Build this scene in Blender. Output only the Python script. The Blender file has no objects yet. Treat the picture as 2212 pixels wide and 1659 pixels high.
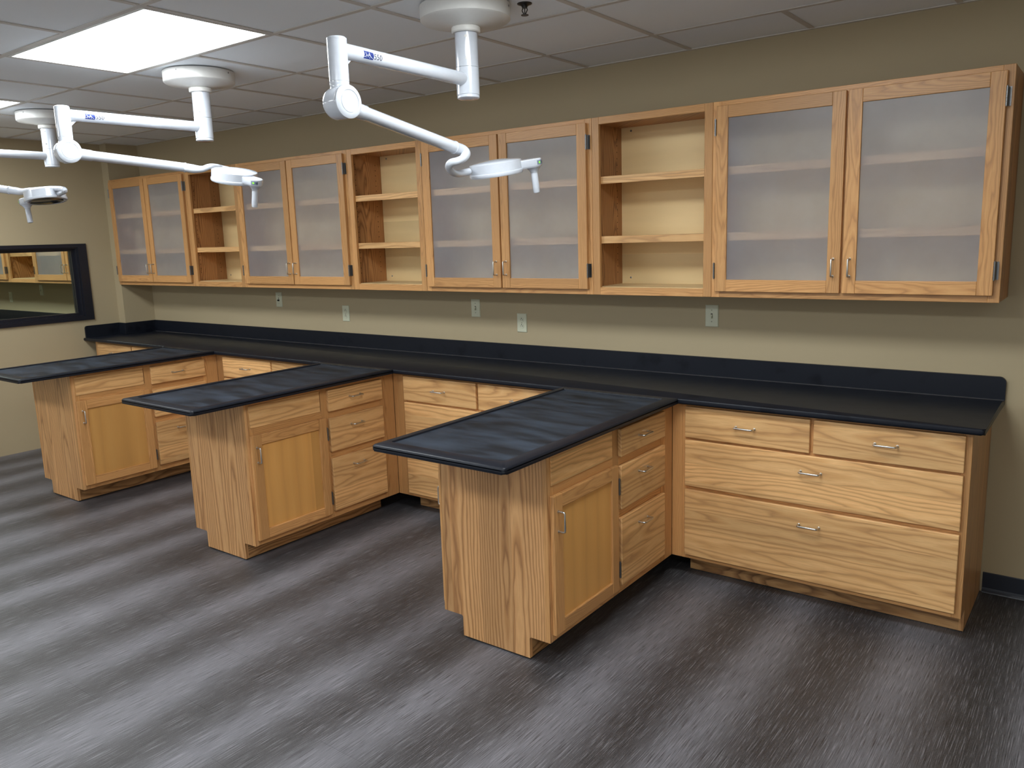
import bpy, bmesh, math, random
from mathutils import Vector, Matrix
random.seed(7)
C = bpy.context.scene.collection
PI = math.pi

# ---------------------------------------------------------------- camera
W_PX, H_PX, F_PX = 2212.0, 1659.0, 1751.79
yaw, pitch, roll = 0.64489, -0.176797, -0.0312165
fw = Vector((-math.sin(yaw)*math.cos(pitch), math.cos(yaw)*math.cos(pitch), math.sin(pitch)))
r0 = Vector((math.cos(yaw), math.sin(yaw), 0))
u0 = r0.cross(fw)
cr = math.cos(roll)*r0 + math.sin(roll)*u0
cu = -math.sin(roll)*r0 + math.cos(roll)*u0
cam_d = bpy.data.cameras.new('camera')
cam = bpy.data.objects.new('camera', cam_d); C.objects.link(cam)
cam.matrix_world = Matrix(((cr.x, cu.x, -fw.x, 0.36859), (cr.y, cu.y, -fw.y, -4.06015),
                           (cr.z, cu.z, -fw.z, 1.67324), (0, 0, 0, 1)))
cam_d.sensor_fit = 'HORIZONTAL'; cam_d.sensor_width = 36.0
cam_d.lens = 36.0*F_PX/W_PX
cam_d.shift_x = -4.2/W_PX; cam_d.shift_y = -7.5/W_PX
cam_d.clip_start = 0.05; cam_d.clip_end = 60
bpy.context.scene.camera = cam
# ---------------------------------------------------------------- world, exposure
AMBIENT = 0.42
wd = bpy.data.worlds.new('world'); bpy.context.scene.world = wd; wd.use_nodes = True
wd.node_tree.nodes['Background'].inputs[0].default_value = (0.93, 0.97, 1.0, 1)
wd.node_tree.nodes['Background'].inputs[1].default_value = AMBIENT
vs = bpy.context.scene.view_settings
vs.view_transform = 'Standard'; vs.look = 'None'; vs.gamma = 1.0; vs.use_curve_mapping = False
vs.exposure = 0.73
PANEL_STRENGTH = 10.6
bpy.context.scene.cycles.max_bounces = 10
bpy.context.scene.cycles.diffuse_bounces = 5
bpy.context.scene.cycles.use_denoising = True
bpy.context.scene.cycles.sample_clamp_indirect = 6.0

# ---------------------------------------------------------------- node helpers
def mat(name):
    m = bpy.data.materials.new(name); m.use_nodes = True
    nt = m.node_tree
    return m, nt, nt.nodes['Principled BSDF']
def N(nt, typ, **kw):
    n = nt.nodes.new(typ)
    for k, v in kw.items():
        if k == 'op': n.operation = v
        else: setattr(n, k, v)
    return n
def M(nt, op, a, b=None, c=None):
    n = nt.nodes.new('ShaderNodeMath'); n.operation = op
    for i, v in enumerate((a, b, c)):
        if v is None: continue
        if isinstance(v, (int, float)): n.inputs[i].default_value = v
        else: nt.links.new(v, n.inputs[i])
    return n.outputs[0]
def XYZ(nt, x, y, z):
    n = nt.nodes.new('ShaderNodeCombineXYZ')
    for i, v in enumerate((x, y, z)):
        if isinstance(v, (int, float)): n.inputs[i].default_value = v
        else: nt.links.new(v, n.inputs[i])
    return n.outputs[0]
def NOISE(nt, vec, scale, detail=2, rough=0.5):
    n = nt.nodes.new('ShaderNodeTexNoise'); n.inputs['Scale'].default_value = scale
    n.inputs['Detail'].default_value = detail; n.inputs['Roughness'].default_value = rough
    nt.links.new(vec, n.inputs['Vector']); return n.outputs['Fac']
def RAMP(nt, fac, stops):
    n = nt.nodes.new('ShaderNodeValToRGB'); e = n.color_ramp.elements
    while len(e) < len(stops): e.new(0.5)
    for i, (p, c) in enumerate(stops):
        e[i].position = p; e[i].color = (c[0], c[1], c[2], 1) if not isinstance(c, float) else (c, c, c, 1)
    nt.links.new(fac, n.inputs[0]); return n.outputs[0]
def MIX(nt, fac, a, b, blend='MIX'):
    n = nt.nodes.new('ShaderNodeMix'); n.data_type = 'RGBA'; n.blend_type = blend
    for i, v in ((0, fac), (6, a), (7, b)):
        if isinstance(v, (int, float)): n.inputs[i].default_value = v
        elif isinstance(v, tuple): n.inputs[i].default_value = (*v, 1)
        else: nt.links.new(v, n.inputs[i])
    return n.outputs[2]
def BUMP(nt, bsdf, h, strength, dist):
    n = nt.nodes.new('ShaderNodeBump'); n.inputs['Strength'].default_value = strength
    n.inputs['Distance'].default_value = dist
    nt.links.new(h, n.inputs['Height']); nt.links.new(n.outputs[0], bsdf.inputs['Normal'])
def sr(r, g, b):
    f = lambda c: (c/255/12.92) if c/255 <= 0.04045 else ((c/255+0.055)/1.055)**2.4
    return (f(r), f(g), f(b))
def plain(name, col, rough=0.5, metal=0.0, spec=None, coat=0.0):
    m, nt, b = mat(name)
    b.inputs['Base Color'].default_value = (*col, 1); b.inputs['Roughness'].default_value = rough
    b.inputs['Metallic'].default_value = metal
    if spec is not None: b.inputs['Specular IOR Level'].default_value = spec
    b.inputs['Coat Weight'].default_value = coat
    tc = N(nt, 'ShaderNodeTexCoord')
    n = NOISE(nt, tc.outputs['Object'], 60, 2)
    c2 = tuple(c*0.93 for c in col)
    nt.links.new(MIX(nt, n, tuple(col), c2), b.inputs['Base Color'])
    return m

def wood(name, axis, light, mid, dark, ring=0.010, board=0.09, rough=0.33, pores=0.5, slope=1.0, contrast=1.0):
    """oak-like wood, grain running along world axis 'x','y' or 'z'"""
    m, nt, b = mat(name)
    tc = N(nt, 'ShaderNodeTexCoord'); oi = N(nt, 'ShaderNodeObjectInfo')
    s = N(nt, 'ShaderNodeSeparateXYZ'); nt.links.new(tc.outputs['Object'], s.inputs[0])
    rnd = oi.outputs['Random']
    al, c1, c2 = {'x': (0, 2, 1), 'y': (1, 2, 0), 'z': (2, 0, 1)}[axis]
    a = M(nt, 'ADD', s.outputs[al], M(nt, 'MULTIPLY', rnd, 31.7))
    bb = M(nt, 'ADD', M(nt, 'ADD', s.outputs[c1], s.outputs[c2]), M(nt, 'MULTIPLY', rnd, 17.3))
    q = M(nt, 'DIVIDE', bb, board)
    bi = M(nt, 'FLOOR', q); fr = M(nt, 'FRACT', q)
    wn = N(nt, 'ShaderNodeTexWhiteNoise'); wn.noise_dimensions = '2D'
    nt.links.new(XYZ(nt, bi, M(nt, 'MULTIPLY', rnd, 50), 0), wn.inputs['Vector'])
    w = wn.outputs['Value']
    sc = N(nt, 'ShaderNodeSeparateColor'); nt.links.new(wn.outputs['Color'], sc.inputs[0]); w2 = sc.outputs[1]
    # distance from the heart of the log -> ring number; a slow wander along the board draws the cathedrals
    u = M(nt, 'ADD', M(nt, 'MULTIPLY', M(nt, 'SUBTRACT', fr, 0.5), board), M(nt, 'MULTIPLY', M(nt, 'SUBTRACT', w, 0.5), board*1.1))
    slow = NOISE(nt, XYZ(nt, M(nt, 'MULTIPLY', a, 1.6*slope), M(nt, 'MULTIPLY', w2, 20), M(nt, 'MULTIPLY', bb, 2.0)), 1.0, 1)
    cc = M(nt, 'ADD', M(nt, 'MULTIPLY', slow, 0.11), M(nt, 'MULTIPLY', w2, 0.04))
    wob = NOISE(nt, XYZ(nt, M(nt, 'MULTIPLY', a, 4), M(nt, 'MULTIPLY', bb, 22), w), 1.0, 2)
    r = M(nt, 'SQRT', M(nt, 'ADD', M(nt, 'MULTIPLY', u, u), M(nt, 'MULTIPLY', cc, cc)))
    r = M(nt, 'ADD', r, M(nt, 'MULTIPLY', wob, 0.016))
    g = M(nt, 'FRACT', M(nt, 'DIVIDE', r, ring))
    k = contrast
    lerp = lambda p, q_, t: tuple(p[i]+(q_[i]-p[i])*t for i in range(3))
    col = RAMP(nt, g, [(0.0, lerp(light, dark, 0.75*k)), (0.22, lerp(light, mid, 0.75*k)), (0.5, light), (0.85, lerp(light, mid, .35)), (1.0, lerp(light, dark, 0.75*k))])
    pn = NOISE(nt, XYZ(nt, M(nt, 'MULTIPLY', a, 14), M(nt, 'MULTIPLY', s.outputs[c1], 420), M(nt, 'MULTIPLY', s.outputs[c2], 420)), 1.0, 2, 0.6)
    pm = RAMP(nt, pn, [(0.30, 1.0), (0.52, 0.0)])
    col = MIX(nt, M(nt, 'MULTIPLY', pm, pores*0.55), col, lerp(mid, dark, .7))
    # each board its own tint
    tone = M(nt, 'ADD', 0.85, M(nt, 'MULTIPLY', w, 0.30))
    big = NOISE(nt, XYZ(nt, M(nt, 'MULTIPLY', a, 1.5), M(nt, 'MULTIPLY', bb, 9), 3.3), 1.0, 2)
    tone = M(nt, 'MULTIPLY', tone, M(nt, 'ADD', 0.86, M(nt, 'MULTIPLY', big, 0.28)))
    hs = N(nt, 'ShaderNodeHueSaturation'); nt.links.new(tone, hs.inputs['Value']); nt.links.new(col, hs.inputs['Color'])
    nt.links.new(hs.outputs[0], b.inputs['Base Color'])
    b.inputs['Roughness'].default_value = rough
    b.inputs['Specular IOR Level'].default_value = 0.42
    BUMP(nt, b, pn, 0.12, 0.0006)
    return m

# ---------------------------------------------------------------- materials
OL, OM, OD = sr(226, 182, 126), sr(200, 146, 88), sr(144, 92, 48)      # golden oak
OAK = {k: wood('oak_'+k, k, OL, OM, OD, rough=0.36, slope=0.5, contrast=0.72, ring=0.011) for k in 'xyz'}
FRM = {k: wood('oak_frame_'+k, k, sr(208, 158, 102), sr(186, 130, 76), sr(132, 82, 42), ring=0.0045, board=0.16, rough=0.36, contrast=0.6, slope=0.35) for k in 'xyz'}
BIR = wood('birch_door_panel', 'z', sr(212, 160, 92), sr(198, 142, 74), sr(160, 106, 50), ring=0.09, board=0.9, rough=0.4, pores=0.12, contrast=0.3)
BACK = wood('birch_back', 'x', sr(226, 200, 150), sr(216, 186, 134), sr(196, 162, 110), ring=0.12, board=1.4, rough=0.45, pores=0.08, contrast=0.25)
SIDE = wood('oak_veneer_side', 'z', sr(184, 134, 86), sr(156, 104, 60), sr(104, 64, 36), ring=0.009, board=0.15, rough=0.4)
END = wood('oak_veneer_end', 'z', sr(212, 164, 112), sr(184, 132, 82), sr(126, 78, 42), ring=0.012, board=0.16, rough=0.33, slope=0.3, contrast=0.95)
KICK = {k: wood('oak_kick_'+k, k, sr(190, 148, 100), sr(150, 106, 64), sr(100, 66, 40), rough=0.45) for k in 'xy'}
STEEL = plain('brushed_steel', (0.62, 0.61, 0.58), 0.28, 1.0)
HINGE_M = plain('hinge_steel', (0.20, 0.20, 0.20), 0.32, 1.0)
DARK = plain('dark_hole', (0.012, 0.009, 0.006), 0.8)
IVORY = plain('almond_plastic', sr(206, 208, 184), 0.35)
WHITE = plain('white_enamel', (0.62, 0.66, 0.73), 0.14, 0, 0.6, 0.5)
WHITE2 = plain('white_canopy', (0.72, 0.71, 0.68), 0.35)
GREYP = plain('grey_keypad', sr(120, 132, 150), 0.4)
BLUEP = plain('blue_print', sr(14, 42, 120), 0.5)
INKP = plain('slate_print', sr(22, 30, 62), 0.5)
WPRINT = plain('white_print', (0.85, 0.87, 0.92), 0.4)
LENS = plain('dark_lens', (0.012, 0.013, 0.02), 0.12)
TEE = plain('ceiling_tee', sr(206, 200, 192), 0.6)
MOLD = plain('wall_angle', sr(214, 210, 202), 0.6)
BLACKT = plain('black_metal', (0.010, 0.011, 0.018), 0.35)
BASEB = plain('navy_vinyl', (0.018, 0.022, 0.034), 0.35)
RUBBER = plain('black_rubber', (0.012, 0.012, 0.013), 0.7)
BRONZE = plain('dark_bronze', (0.04, 0.037, 0.035), 0.35, 0.6)

m, nt, b = mat('green_led'); GLED = m
b.inputs['Base Color'].default_value = (0.1, 0.6, 0.02, 1)
b.inputs['Emission Color'].default_value = (0.25, 1.0, 0.03, 1); b.inputs['Emission Strength'].default_value = 0.8
m, nt, b = mat('light_diffuser'); DIFF = m
b.inputs['Base Color'].default_value = (0.8, 0.8, 0.8, 1)
b.inputs['Emission Color'].default_value = (0.95, 1.0, 1.02, 1); b.inputs['Emission Strength'].default_value = PANEL_STRENGTH

m, nt, b = mat('wall_paint'); WALL = m
tc = N(nt, 'ShaderNodeTexCoord')
n1 = NOISE(nt, tc.outputs['Object'], 0.9, 2); n2 = NOISE(nt, tc.outputs['Object'], 190, 2)
nt.links.new(MIX(nt, n1, sr(178, 163, 133), sr(172, 157, 126)), b.inputs['Base Color'])
b.inputs['Roughness'].default_value = 0.62; b.inputs['Specular IOR Level'].default_value = 0.35
BUMP(nt, b, n2, 0.15, 0.0008)

m, nt, b = mat('ceiling_tile'); TILE = m
tc = N(nt, 'ShaderNodeTexCoord'); oi = N(nt, 'ShaderNodeObjectInfo')
n1 = NOISE(nt, tc.outputs['Object'], 240, 3, 0.7)
c = MIX(nt, n1, sr(243, 247, 250), sr(233, 237, 240))
hs = N(nt, 'ShaderNodeHueSaturation'); nt.links.new(c, hs.inputs['Color'])
nt.links.new(M(nt, 'ADD', 0.97, M(nt, 'MULTIPLY', oi.outputs['Random'], 0.06)), hs.inputs['Value'])
nt.links.new(hs.outputs[0], b.inputs['Base Color']); b.inputs['Roughness'].default_value = 0.9
BUMP(nt, b, n1, 0.3, 0.001)

def epoxy(name, smudge):
    m, nt, b = mat(name)
    tc = N(nt, 'ShaderNodeTexCoord'); s = N(nt, 'ShaderNodeSeparateXYZ'); nt.links.new(tc.outputs['Object'], s.inputs[0])
    n1 = NOISE(nt, XYZ(nt, M(nt, 'MULTIPLY', s.outputs[0], 3.0), M(nt, 'MULTIPLY', s.outputs[1], 11.0), s.outputs[2]), 1.0, 4, 0.55)
    n2 = NOISE(nt, tc.outputs['Object'], 7, 3, 0.6)
    if smudge:
        f = RAMP(nt, n1, [(0.36, 0.0), (0.66, 1.0)])
        nt.links.new(MIX(nt, f, (0.008, 0.010, 0.014), (0.034, 0.046, 0.066)), b.inputs['Base Color'])
        b.inputs['Roughness'].default_value = 0.5; sp_ = 0.2
    else:
        sp_ = 0.24
        f = RAMP(nt, n2, [(0.3, 0.0), (0.42, 1.0)])
        nt.links.new(MIX(nt, f, (0.004, 0.005, 0.009), (0.009, 0.011, 0.017)), b.inputs['Base Color'])
        nt.links.new(M(nt, 'ADD', 0.3, M(nt, 'MULTIPLY', n2, 0.12)), b.inputs['Roughness'])
    b.inputs['Specular IOR Level'].default_value = sp_
    sp = NOISE(nt, tc.outputs['Object'], 700, 2)
    BUMP(nt, b, sp, 0.08, 0.0003)
    return m
EPOXY, EPOXY_IN = epoxy('black_epoxy', False), epoxy('black_epoxy_worn', True)

m, nt, b = mat('floor_plank'); PLANK = m
tc = N(nt, 'ShaderNodeTexCoord'); s = N(nt, 'ShaderNodeSeparateXYZ'); nt.links.new(tc.outputs['Object'], s.inputs[0])
X, Y = s.outputs[0], s.outputs[1]
oi = N(nt, 'ShaderNodeObjectInfo')
wv = NOISE(nt, XYZ(nt, M(nt, 'MULTIPLY', X, 1.2), M(nt, 'MULTIPLY', Y, 0.6), 1.7), 1.0, 1)
ph = M(nt, 'ADD', M(nt, 'SUBTRACT', M(nt, 'DIVIDE', X, 0.4572), 0.60), M(nt, 'MULTIPLY', M(nt, 'SUBTRACT', wv, 0.5), 0.7))
wave = M(nt, 'MULTIPLY', M(nt, 'COSINE', M(nt, 'MULTIPLY', ph, 2*PI)), 0.5)
amp = NOISE(nt, XYZ(nt, M(nt, 'MULTIPLY', X, 3.0), M(nt, 'MULTIPLY', Y, 1.3), 8.0), 1.0, 1)
band = M(nt, 'ADD', 0.5, M(nt, 'MULTIPLY', wave, M(nt, 'ADD', 0.20, M(nt, 'MULTIPLY', amp, 1.1))))
band = M(nt, 'ADD', band, M(nt, 'MULTIPLY', M(nt, 'SUBTRACT', amp, 0.5), 0.5))
fine = NOISE(nt, XYZ(nt, M(nt, 'MULTIPLY', X, 300), M(nt, 'MULTIPLY', Y, 8), 0.0), 1.0, 3, 0.65)
med = NOISE(nt, XYZ(nt, M(nt, 'MULTIPLY', X, 60), M(nt, 'MULTIPLY', Y, 2.5), 5.0), 1.0, 3, 0.6)
speck = NOISE(nt, tc.outputs['Object'], 420, 2, 0.6)
bd = RAMP(nt, band, [(0.08, 0.0), (0.5, 0.36), (0.92, 1.0)])
base = MIX(nt, bd, (0.036, 0.033, 0.034), (0.142, 0.139, 0.154))
base = MIX(nt, RAMP(nt, fine, [(0.30, 1.0), (0.47, 0.0)]), base, (0.012, 0.011, 0.012))
base = MIX(nt, M(nt, 'MULTIPLY', RAMP(nt, fine, [(0.54, 0.0), (0.76, 1.0)]), 0.55), base, (0.40, 0.39, 0.42))
base = MIX(nt, M(nt, 'MULTIPLY', RAMP(nt, speck, [(0.60, 0.0), (0.74, 1.0)]), 0.4), base, (0.42, 0.41, 0.42))
hs = N(nt, 'ShaderNodeHueSaturation'); nt.links.new(base, hs.inputs['Color'])
nt.links.new(M(nt, 'ADD', 0.92, M(nt, 'MULTIPLY', med, 0.16)), hs.inputs['Value'])
nt.links.new(hs.outputs[0], b.inputs['Base Color'])
nt.links.new(M(nt, 'ADD', 0.36, M(nt, 'MULTIPLY', fine, 0.25)), b.inputs['Roughness'])
BUMP(nt, b, fine, 0.35, 0.0008)

# frosted acrylic: the outer face scatters, the inner face lets everything through
m, nt, b = mat('frosted_acrylic'); FROST = m
nt.nodes.remove(b); out = nt.nodes['Material Output']
rf = N(nt, 'ShaderNodeBsdfRefraction'); rf.inputs['Roughness'].default_value = 0.19; rf.inputs['IOR'].default_value = 1.16
rf.inputs['Color'].default_value = (0.92, 0.95, 1.0, 1)
tr = N(nt, 'ShaderNodeBsdfTranslucent'); tr.inputs['Color'].default_value = (0.93, 0.94, 0.99, 1)
df = N(nt, 'ShaderNodeBsdfDiffuse'); df.inputs['Color'].default_value = (0.86, 0.88, 0.95, 1)
gl = N(nt, 'ShaderNodeBsdfGlossy'); gl.inputs['Roughness'].default_value = 0.22
m1 = N(nt, 'ShaderNodeMixShader'); m1.inputs[0].default_value = 0.30
m2 = N(nt, 'ShaderNodeMixShader'); m2.inputs[0].default_value = 0.30
m3 = N(nt, 'ShaderNodeMixShader'); m3.inputs[0].default_value = 0.04
tc = N(nt, 'ShaderNodeTexCoord')
sm = NOISE(nt, tc.outputs['Object'], 9, 3, 0.6)
nt.links.new(M(nt, 'ADD', 0.17, M(nt, 'MULTIPLY', sm, 0.12)), m2.inputs[0])
nt.links.new(rf.outputs[0], m1.inputs[1]); nt.links.new(tr.outputs[0], m1.inputs[2])
nt.links.new(m1.outputs[0], m2.inputs[1]); nt.links.new(df.outputs[0], m2.inputs[2])
tp = N(nt, 'ShaderNodeBsdfTransparent'); tp.inputs[0].default_value = (0.92, 0.95, 1.0, 1)
m4 = N(nt, 'ShaderNodeMixShader'); m4.inputs[0].default_value = 0.22
nt.links.new(m2.outputs[0], m4.inputs[1]); nt.links.new(tp.outputs[0], m4.inputs[2])
nt.links.new(m4.outputs[0], m3.inputs[1]); nt.links.new(gl.outputs[0], m3.inputs[2])
nt.links.new(m3.outputs[0], out.inputs[0])
m, nt, b = mat('frosted_inner'); CLEARIN = m
nt.nodes.remove(b); out = nt.nodes['Material Output']
tp = N(nt, 'ShaderNodeBsdfTransparent'); tp.inputs[0].default_value = (0.96, 0.97, 0.99, 1)
nt.links.new(tp.outputs[0], out.inputs[0])
m, nt, b = mat('window_glass'); WGLASS = m
nt.nodes.remove(b); out = nt.nodes['Material Output']
tp = N(nt, 'ShaderNodeBsdfTransparent'); tp.inputs[0].default_value = (0.90, 0.96, 0.92, 1)
gl = N(nt, 'ShaderNodeBsdfGlossy'); gl.inputs['Roughness'].default_value = 0.02
fr = N(nt, 'ShaderNodeFresnel'); fr.inputs[0].default_value = 1.45
mx = N(nt, 'ShaderNodeMixShader'); nt.links.new(fr.outputs[0], mx.inputs[0])
nt.links.new(tp.outputs[0], mx.inputs[1]); nt.links.new(gl.outputs[0], mx.inputs[2]); nt.links.new(mx.outputs[0], out.inputs[0])

# ---------------------------------------------------------------- mesh helpers
class MB:
    def __init__(s): s.v = []; s.f = []; s.mi = []; s.m = 0; s.sm = []
    def add(s, vs, fs, smooth=False):
        o = len(s.v); s.v += [tuple(v) for v in vs]
        for f in fs: s.f.append(tuple(i+o for i in f)); s.mi.append(s.m); s.sm.append(smooth)
        return s
    def box(s, x0, x1, y0, y1, z0, z1, bev=0.0, seg=2):
        if x0 > x1: x0, x1 = x1, x0
        if y0 > y1: y0, y1 = y1, y0
        if z0 > z1: z0, z1 = z1, z0
        if bev <= 0:
            vs = [(x0,y0,z0),(x1,y0,z0),(x1,y1,z0),(x0,y1,z0),(x0,y0,z1),(x1,y0,z1),(x1,y1,z1),(x0,y1,z1)]
            return s.add(vs, [(0,3,2,1),(4,5,6,7),(0,1,5,4),(1,2,6,5),(2,3,7,6),(3,0,4,7)])
        bm = bmesh.new(); bmesh.ops.create_cube(bm, size=1)
        for v in bm.verts:
            v.co = Vector(((x0+x1)/2+v.co.x*(x1-x0), (y0+y1)/2+v.co.y*(y1-y0), (z0+z1)/2+v.co.z*(z1-z0)))
        bmesh.ops.bevel(bm, geom=bm.edges[:], offset=bev, segments=seg, profile=0.5, affect='EDGES')
        return s.bm(bm)
    def bm(s, bm, smooth=False):
        bm.verts.ensure_lookup_table(); bm.verts.index_update()
        s.add([v.co[:] for v in bm.verts], [[v.index for v in f.verts] for f in bm.faces], smooth); bm.free(); return s
    def prism(s, poly, axis, a0, a1):
        """poly of 2D points extruded along axis: 'y' -> pts (x,z); 'x' -> pts (y,z); 'z' -> pts (x,y)"""
        n = len(poly)
        put = {'x': lambda p, a: (a, p[0], p[1]), 'y': lambda p, a: (p[0], a, p[1]), 'z': lambda p, a: (p[0], p[1], a)}[axis]
        vs = [put(p, a0) for p in poly]+[put(p, a1) for p in poly]
        fs = [tuple(range(n)), tuple(range(2*n-1, n-1, -1))]+[(i, i+n, (i+1) % n+n, (i+1) % n) for i in range(n)]
        s.add(vs, fs); return s
    def lathe(s, prof, org, axis=(0, 0, 1), seg=32, smooth=True):
        """profile [(r, h)] spun round axis through org"""
        a = Vector(axis).normalized(); t = Vector((1, 0, 0)) if abs(a.x) < 0.9 else Vector((0, 1, 0))
        e1 = (t-a*t.dot(a)).normalized(); e2 = a.cross(e1); o = Vector(org)
        vs = []; fs = []; n = len(prof)
        for r, h in prof:
            for k in range(seg):
                an = 2*PI*k/seg; vs.append(o+a*h+(e1*math.cos(an)+e2*math.sin(an))*r)
        for i in range(n-1):
            for k in range(seg):
                k2 = (k+1) % seg; fs.append((i*seg+k, i*seg+k2, (i+1)*seg+k2, (i+1)*seg+k))
        s.add(vs, fs, smooth)
        if prof[0][0] > 1e-5: s.add([vs[k] for k in range(seg)], [tuple(range(seg-1, -1, -1))])
        if prof[-1][0] > 1e-5: s.add([vs[(n-1)*seg+k] for k in range(seg)], [tuple(range(seg))])
        return s
    def tube(s, path, r, seg=16, cap=True):
        P = [Vector(p) for p in path]; R = r if isinstance(r, (list, tuple)) else [r]*len(P)
        T = [(P[min(i+1, len(P)-1)]-P[max(i-1, 0)]).normalized() for i in range(len(P))]
        t = Vector((0, 0, 1)) if abs(T[0].z) < 0.9 else Vector((1, 0, 0))
        e = (t-T[0]*t.dot(T[0])).normalized(); vs = []; fs = []
        for i, p in enumerate(P):
            e = (e-T[i]*e.dot(T[i])).normalized(); f = T[i].cross(e)
            for k in range(seg):
                an = 2*PI*k/seg; vs.append(p+(e*math.cos(an)+f*math.sin(an))*R[i])
        for i in range(len(P)-1):
            for k in range(seg):
                k2 = (k+1) % seg; fs.append((i*seg+k, i*seg+k2, (i+1)*seg+k2, (i+1)*seg+k))
        s.add(vs, fs, True)
        if cap:
            s.add(vs[:seg], [tuple(range(seg-1, -1, -1))]); s.add(vs[-seg:], [tuple(range(seg))])
        return s
def smoothpath(pts, n=6):
    P = [Vector(p) for p in pts]; P = [P[0]*2-P[1]]+P+[P[-1]*2-P[-2]]; out = []
    for i in range(1, len(P)-2):
        for k in range(n):
            t = k/n; a, b_, c_, d = P[i-1], P[i], P[i+1], P[i+2]
            out.append(0.5*((2*b_)+(c_-a)*t+(2*a-5*b_+4*c_-d)*t*t+(3*b_-a-3*c_+d)*t**3))
    out.append(P[-2]); return out

def worldloc(o):
    p = Vector((0, 0, 0))
    while o: p += o.location; o = o.parent
    return p
def obj(name, mb, mats, parent=None, loc=None):
    """link a mesh whose vertices are given in world coordinates"""
    me = bpy.data.meshes.new(name)
    base = worldloc(parent) if parent else Vector(loc or (0, 0, 0))
    me.from_pydata([tuple(Vector(v)-base) for v in mb.v], [], mb.f)
    for mm in (mats if isinstance(mats, (list, tuple)) else [mats]): me.materials.append(mm)
    me.polygons.foreach_set('material_index', mb.mi)
    me.polygons.foreach_set('use_smooth', mb.sm); me.update()
    bm = bmesh.new(); bm.from_mesh(me); bmesh.ops.remove_doubles(bm, verts=bm.verts[:], dist=1e-6)
    bmesh.ops.recalc_face_normals(bm, faces=bm.faces[:])
    for e in bm.edges:
        if len(e.link_faces) == 2 and e.calc_face_angle(0) > 0.7: e.smooth = False
    bm.to_mesh(me); bm.free()
    o = bpy.data.objects.new(name, me); C.objects.link(o)
    if parent: o.parent = parent
    else: o.location = base
    return o
def thing(name, label, cat, loc, group=None):
    o = bpy.data.objects.new(name, None); C.objects.link(o); o.location = loc; o.empty_display_size = 0.1
    o['label'] = label; o['category'] = cat
    if group: o['group'] = group
    return o
def tag(o, label, cat, group=None):
    o['label'] = label; o['category'] = cat
    if group: o['group'] = group
    return o
def struct(name, mb, m, parent=None):
    o = obj(name, mb, m, parent)
    if not parent: o['kind'] = 'structure'
    return o

# ---------------------------------------------------------------- dimensions (metres)
HC = 2.575                       # ceiling
XL, XR, YF = -6.969, 1.95, -5.10  # left wall, right wall, wall behind the camera
XL2, YF2 = -11.2, -3.6           # the neighbouring room
HT, DT = 0.898, 0.624            # worktop height and depth
T = 0.6096; GX, GY = -0.879, -0.425
CX1, CY1 = -6.860, -0.285        # corner column
ZB, ZT, DU = 1.3476, 2.2603, 0.2976
BY = -0.5764                     # face of the base cabinets
PE, E1 = -1.646, -1.969          # ends of the peninsula cabinets and of their tops
ZK, TK = 0.099, 0.0999
PEN = [(-1.3091, -1.8550, -1.2566, -1.9028), (-3.1831, -3.7295, -3.1277, -3.7791), (-5.0397, -5.5978, -4.9874, -5.6531)]

# ---------------------------------------------------------------- room shell
fl = MB(); fl.box(XL2, XR+0.15, YF-0.15, 0.15, -0.12, -0.003)
floor = struct('floor', fl, RUBBER)
PW, PLN = 0.2286, 1.22
offs = {-5: -2.44, -4: -2.257, -1: -2.587, 1: -2.743}
def plank(x0, x1, y0, y1):
    g = 0.00025
    obj('floor_plank', MB().box(x0+g, x1-g, y0+g, y1-g, -0.003, 0.0), PLANK, floor)
for k in range(-22, 20):
    x0 = -2.156+k*PW; x1 = x0+PW
    x0 = max(x0, XL); x1 = min(x1, XR)
    if x1-x0 < 0.01: continue
    j = offs.get(k, -2.3-random.random()*PLN)
    while j < 0: j += PLN
    y = j
    while y > YF:
        y0, y1 = max(y-PLN, YF), min(y, 0)
        if y1-y0 > 0.01: plank(x0, x1, y0, y1)
        y -= PLN

struct('wall_back', MB().box(XL2-0.1, XR+0.1, 0.0, 0.12, 0, HC+0.1), WALL)
struct('wall_right', MB().box(XR, XR+0.12, YF, 0.0, 0, HC+0.1), WALL)
WY0, WY1, WZ0, WZ1 = -2.75, -0.585, 1.085, 1.69   # opening in the left wall
wl = MB()
wl.box(XL-0.12, XL, YF, WY0, 0, HC+0.1); wl.box(XL-0.12, XL, WY1, 0.0, 0, HC+0.1)
wl.box(XL-0.12, XL, WY0, WY1, 0, WZ0); wl.box(XL-0.12, XL, WY0, WY1, WZ1, HC+0.1)
struct('wall_left', wl, WALL)
struct('wall_column', MB().box(XL, CX1, CY1, 0.0, 0, HC), WALL)
struct('wall_far_left', MB().box(XL2-0.1, XL2, YF2, 0, 0, HC+0.1), WALL)
struct('wall_far_front', MB().box(XL2, XL-0.12, YF2-0.1, YF2, 0, HC+0.1), WALL)

# window in the left wall
wn = obj('window_1', MB().box(XL-0.075, XL-0.069, WY0+0.03, WY1-0.03, WZ0+0.03, WZ1-0.03), WGLASS); wn['kind'] = 'structure'
wf = MB()
fo, fi, pr = 0.073, 0.0, 0.016
for (ya, yb, za, zb_) in ((WY0-fo, WY1+fo, WZ1, WZ1+0.03), (WY0-fo, WY1+fo, WZ0-0.03, WZ0), (WY1, WY1+fo, WZ0, WZ1), (WY0-fo, WY0, WZ0, WZ1)):
    wf.box(XL, XL+pr, ya, yb, za, zb_)
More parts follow.
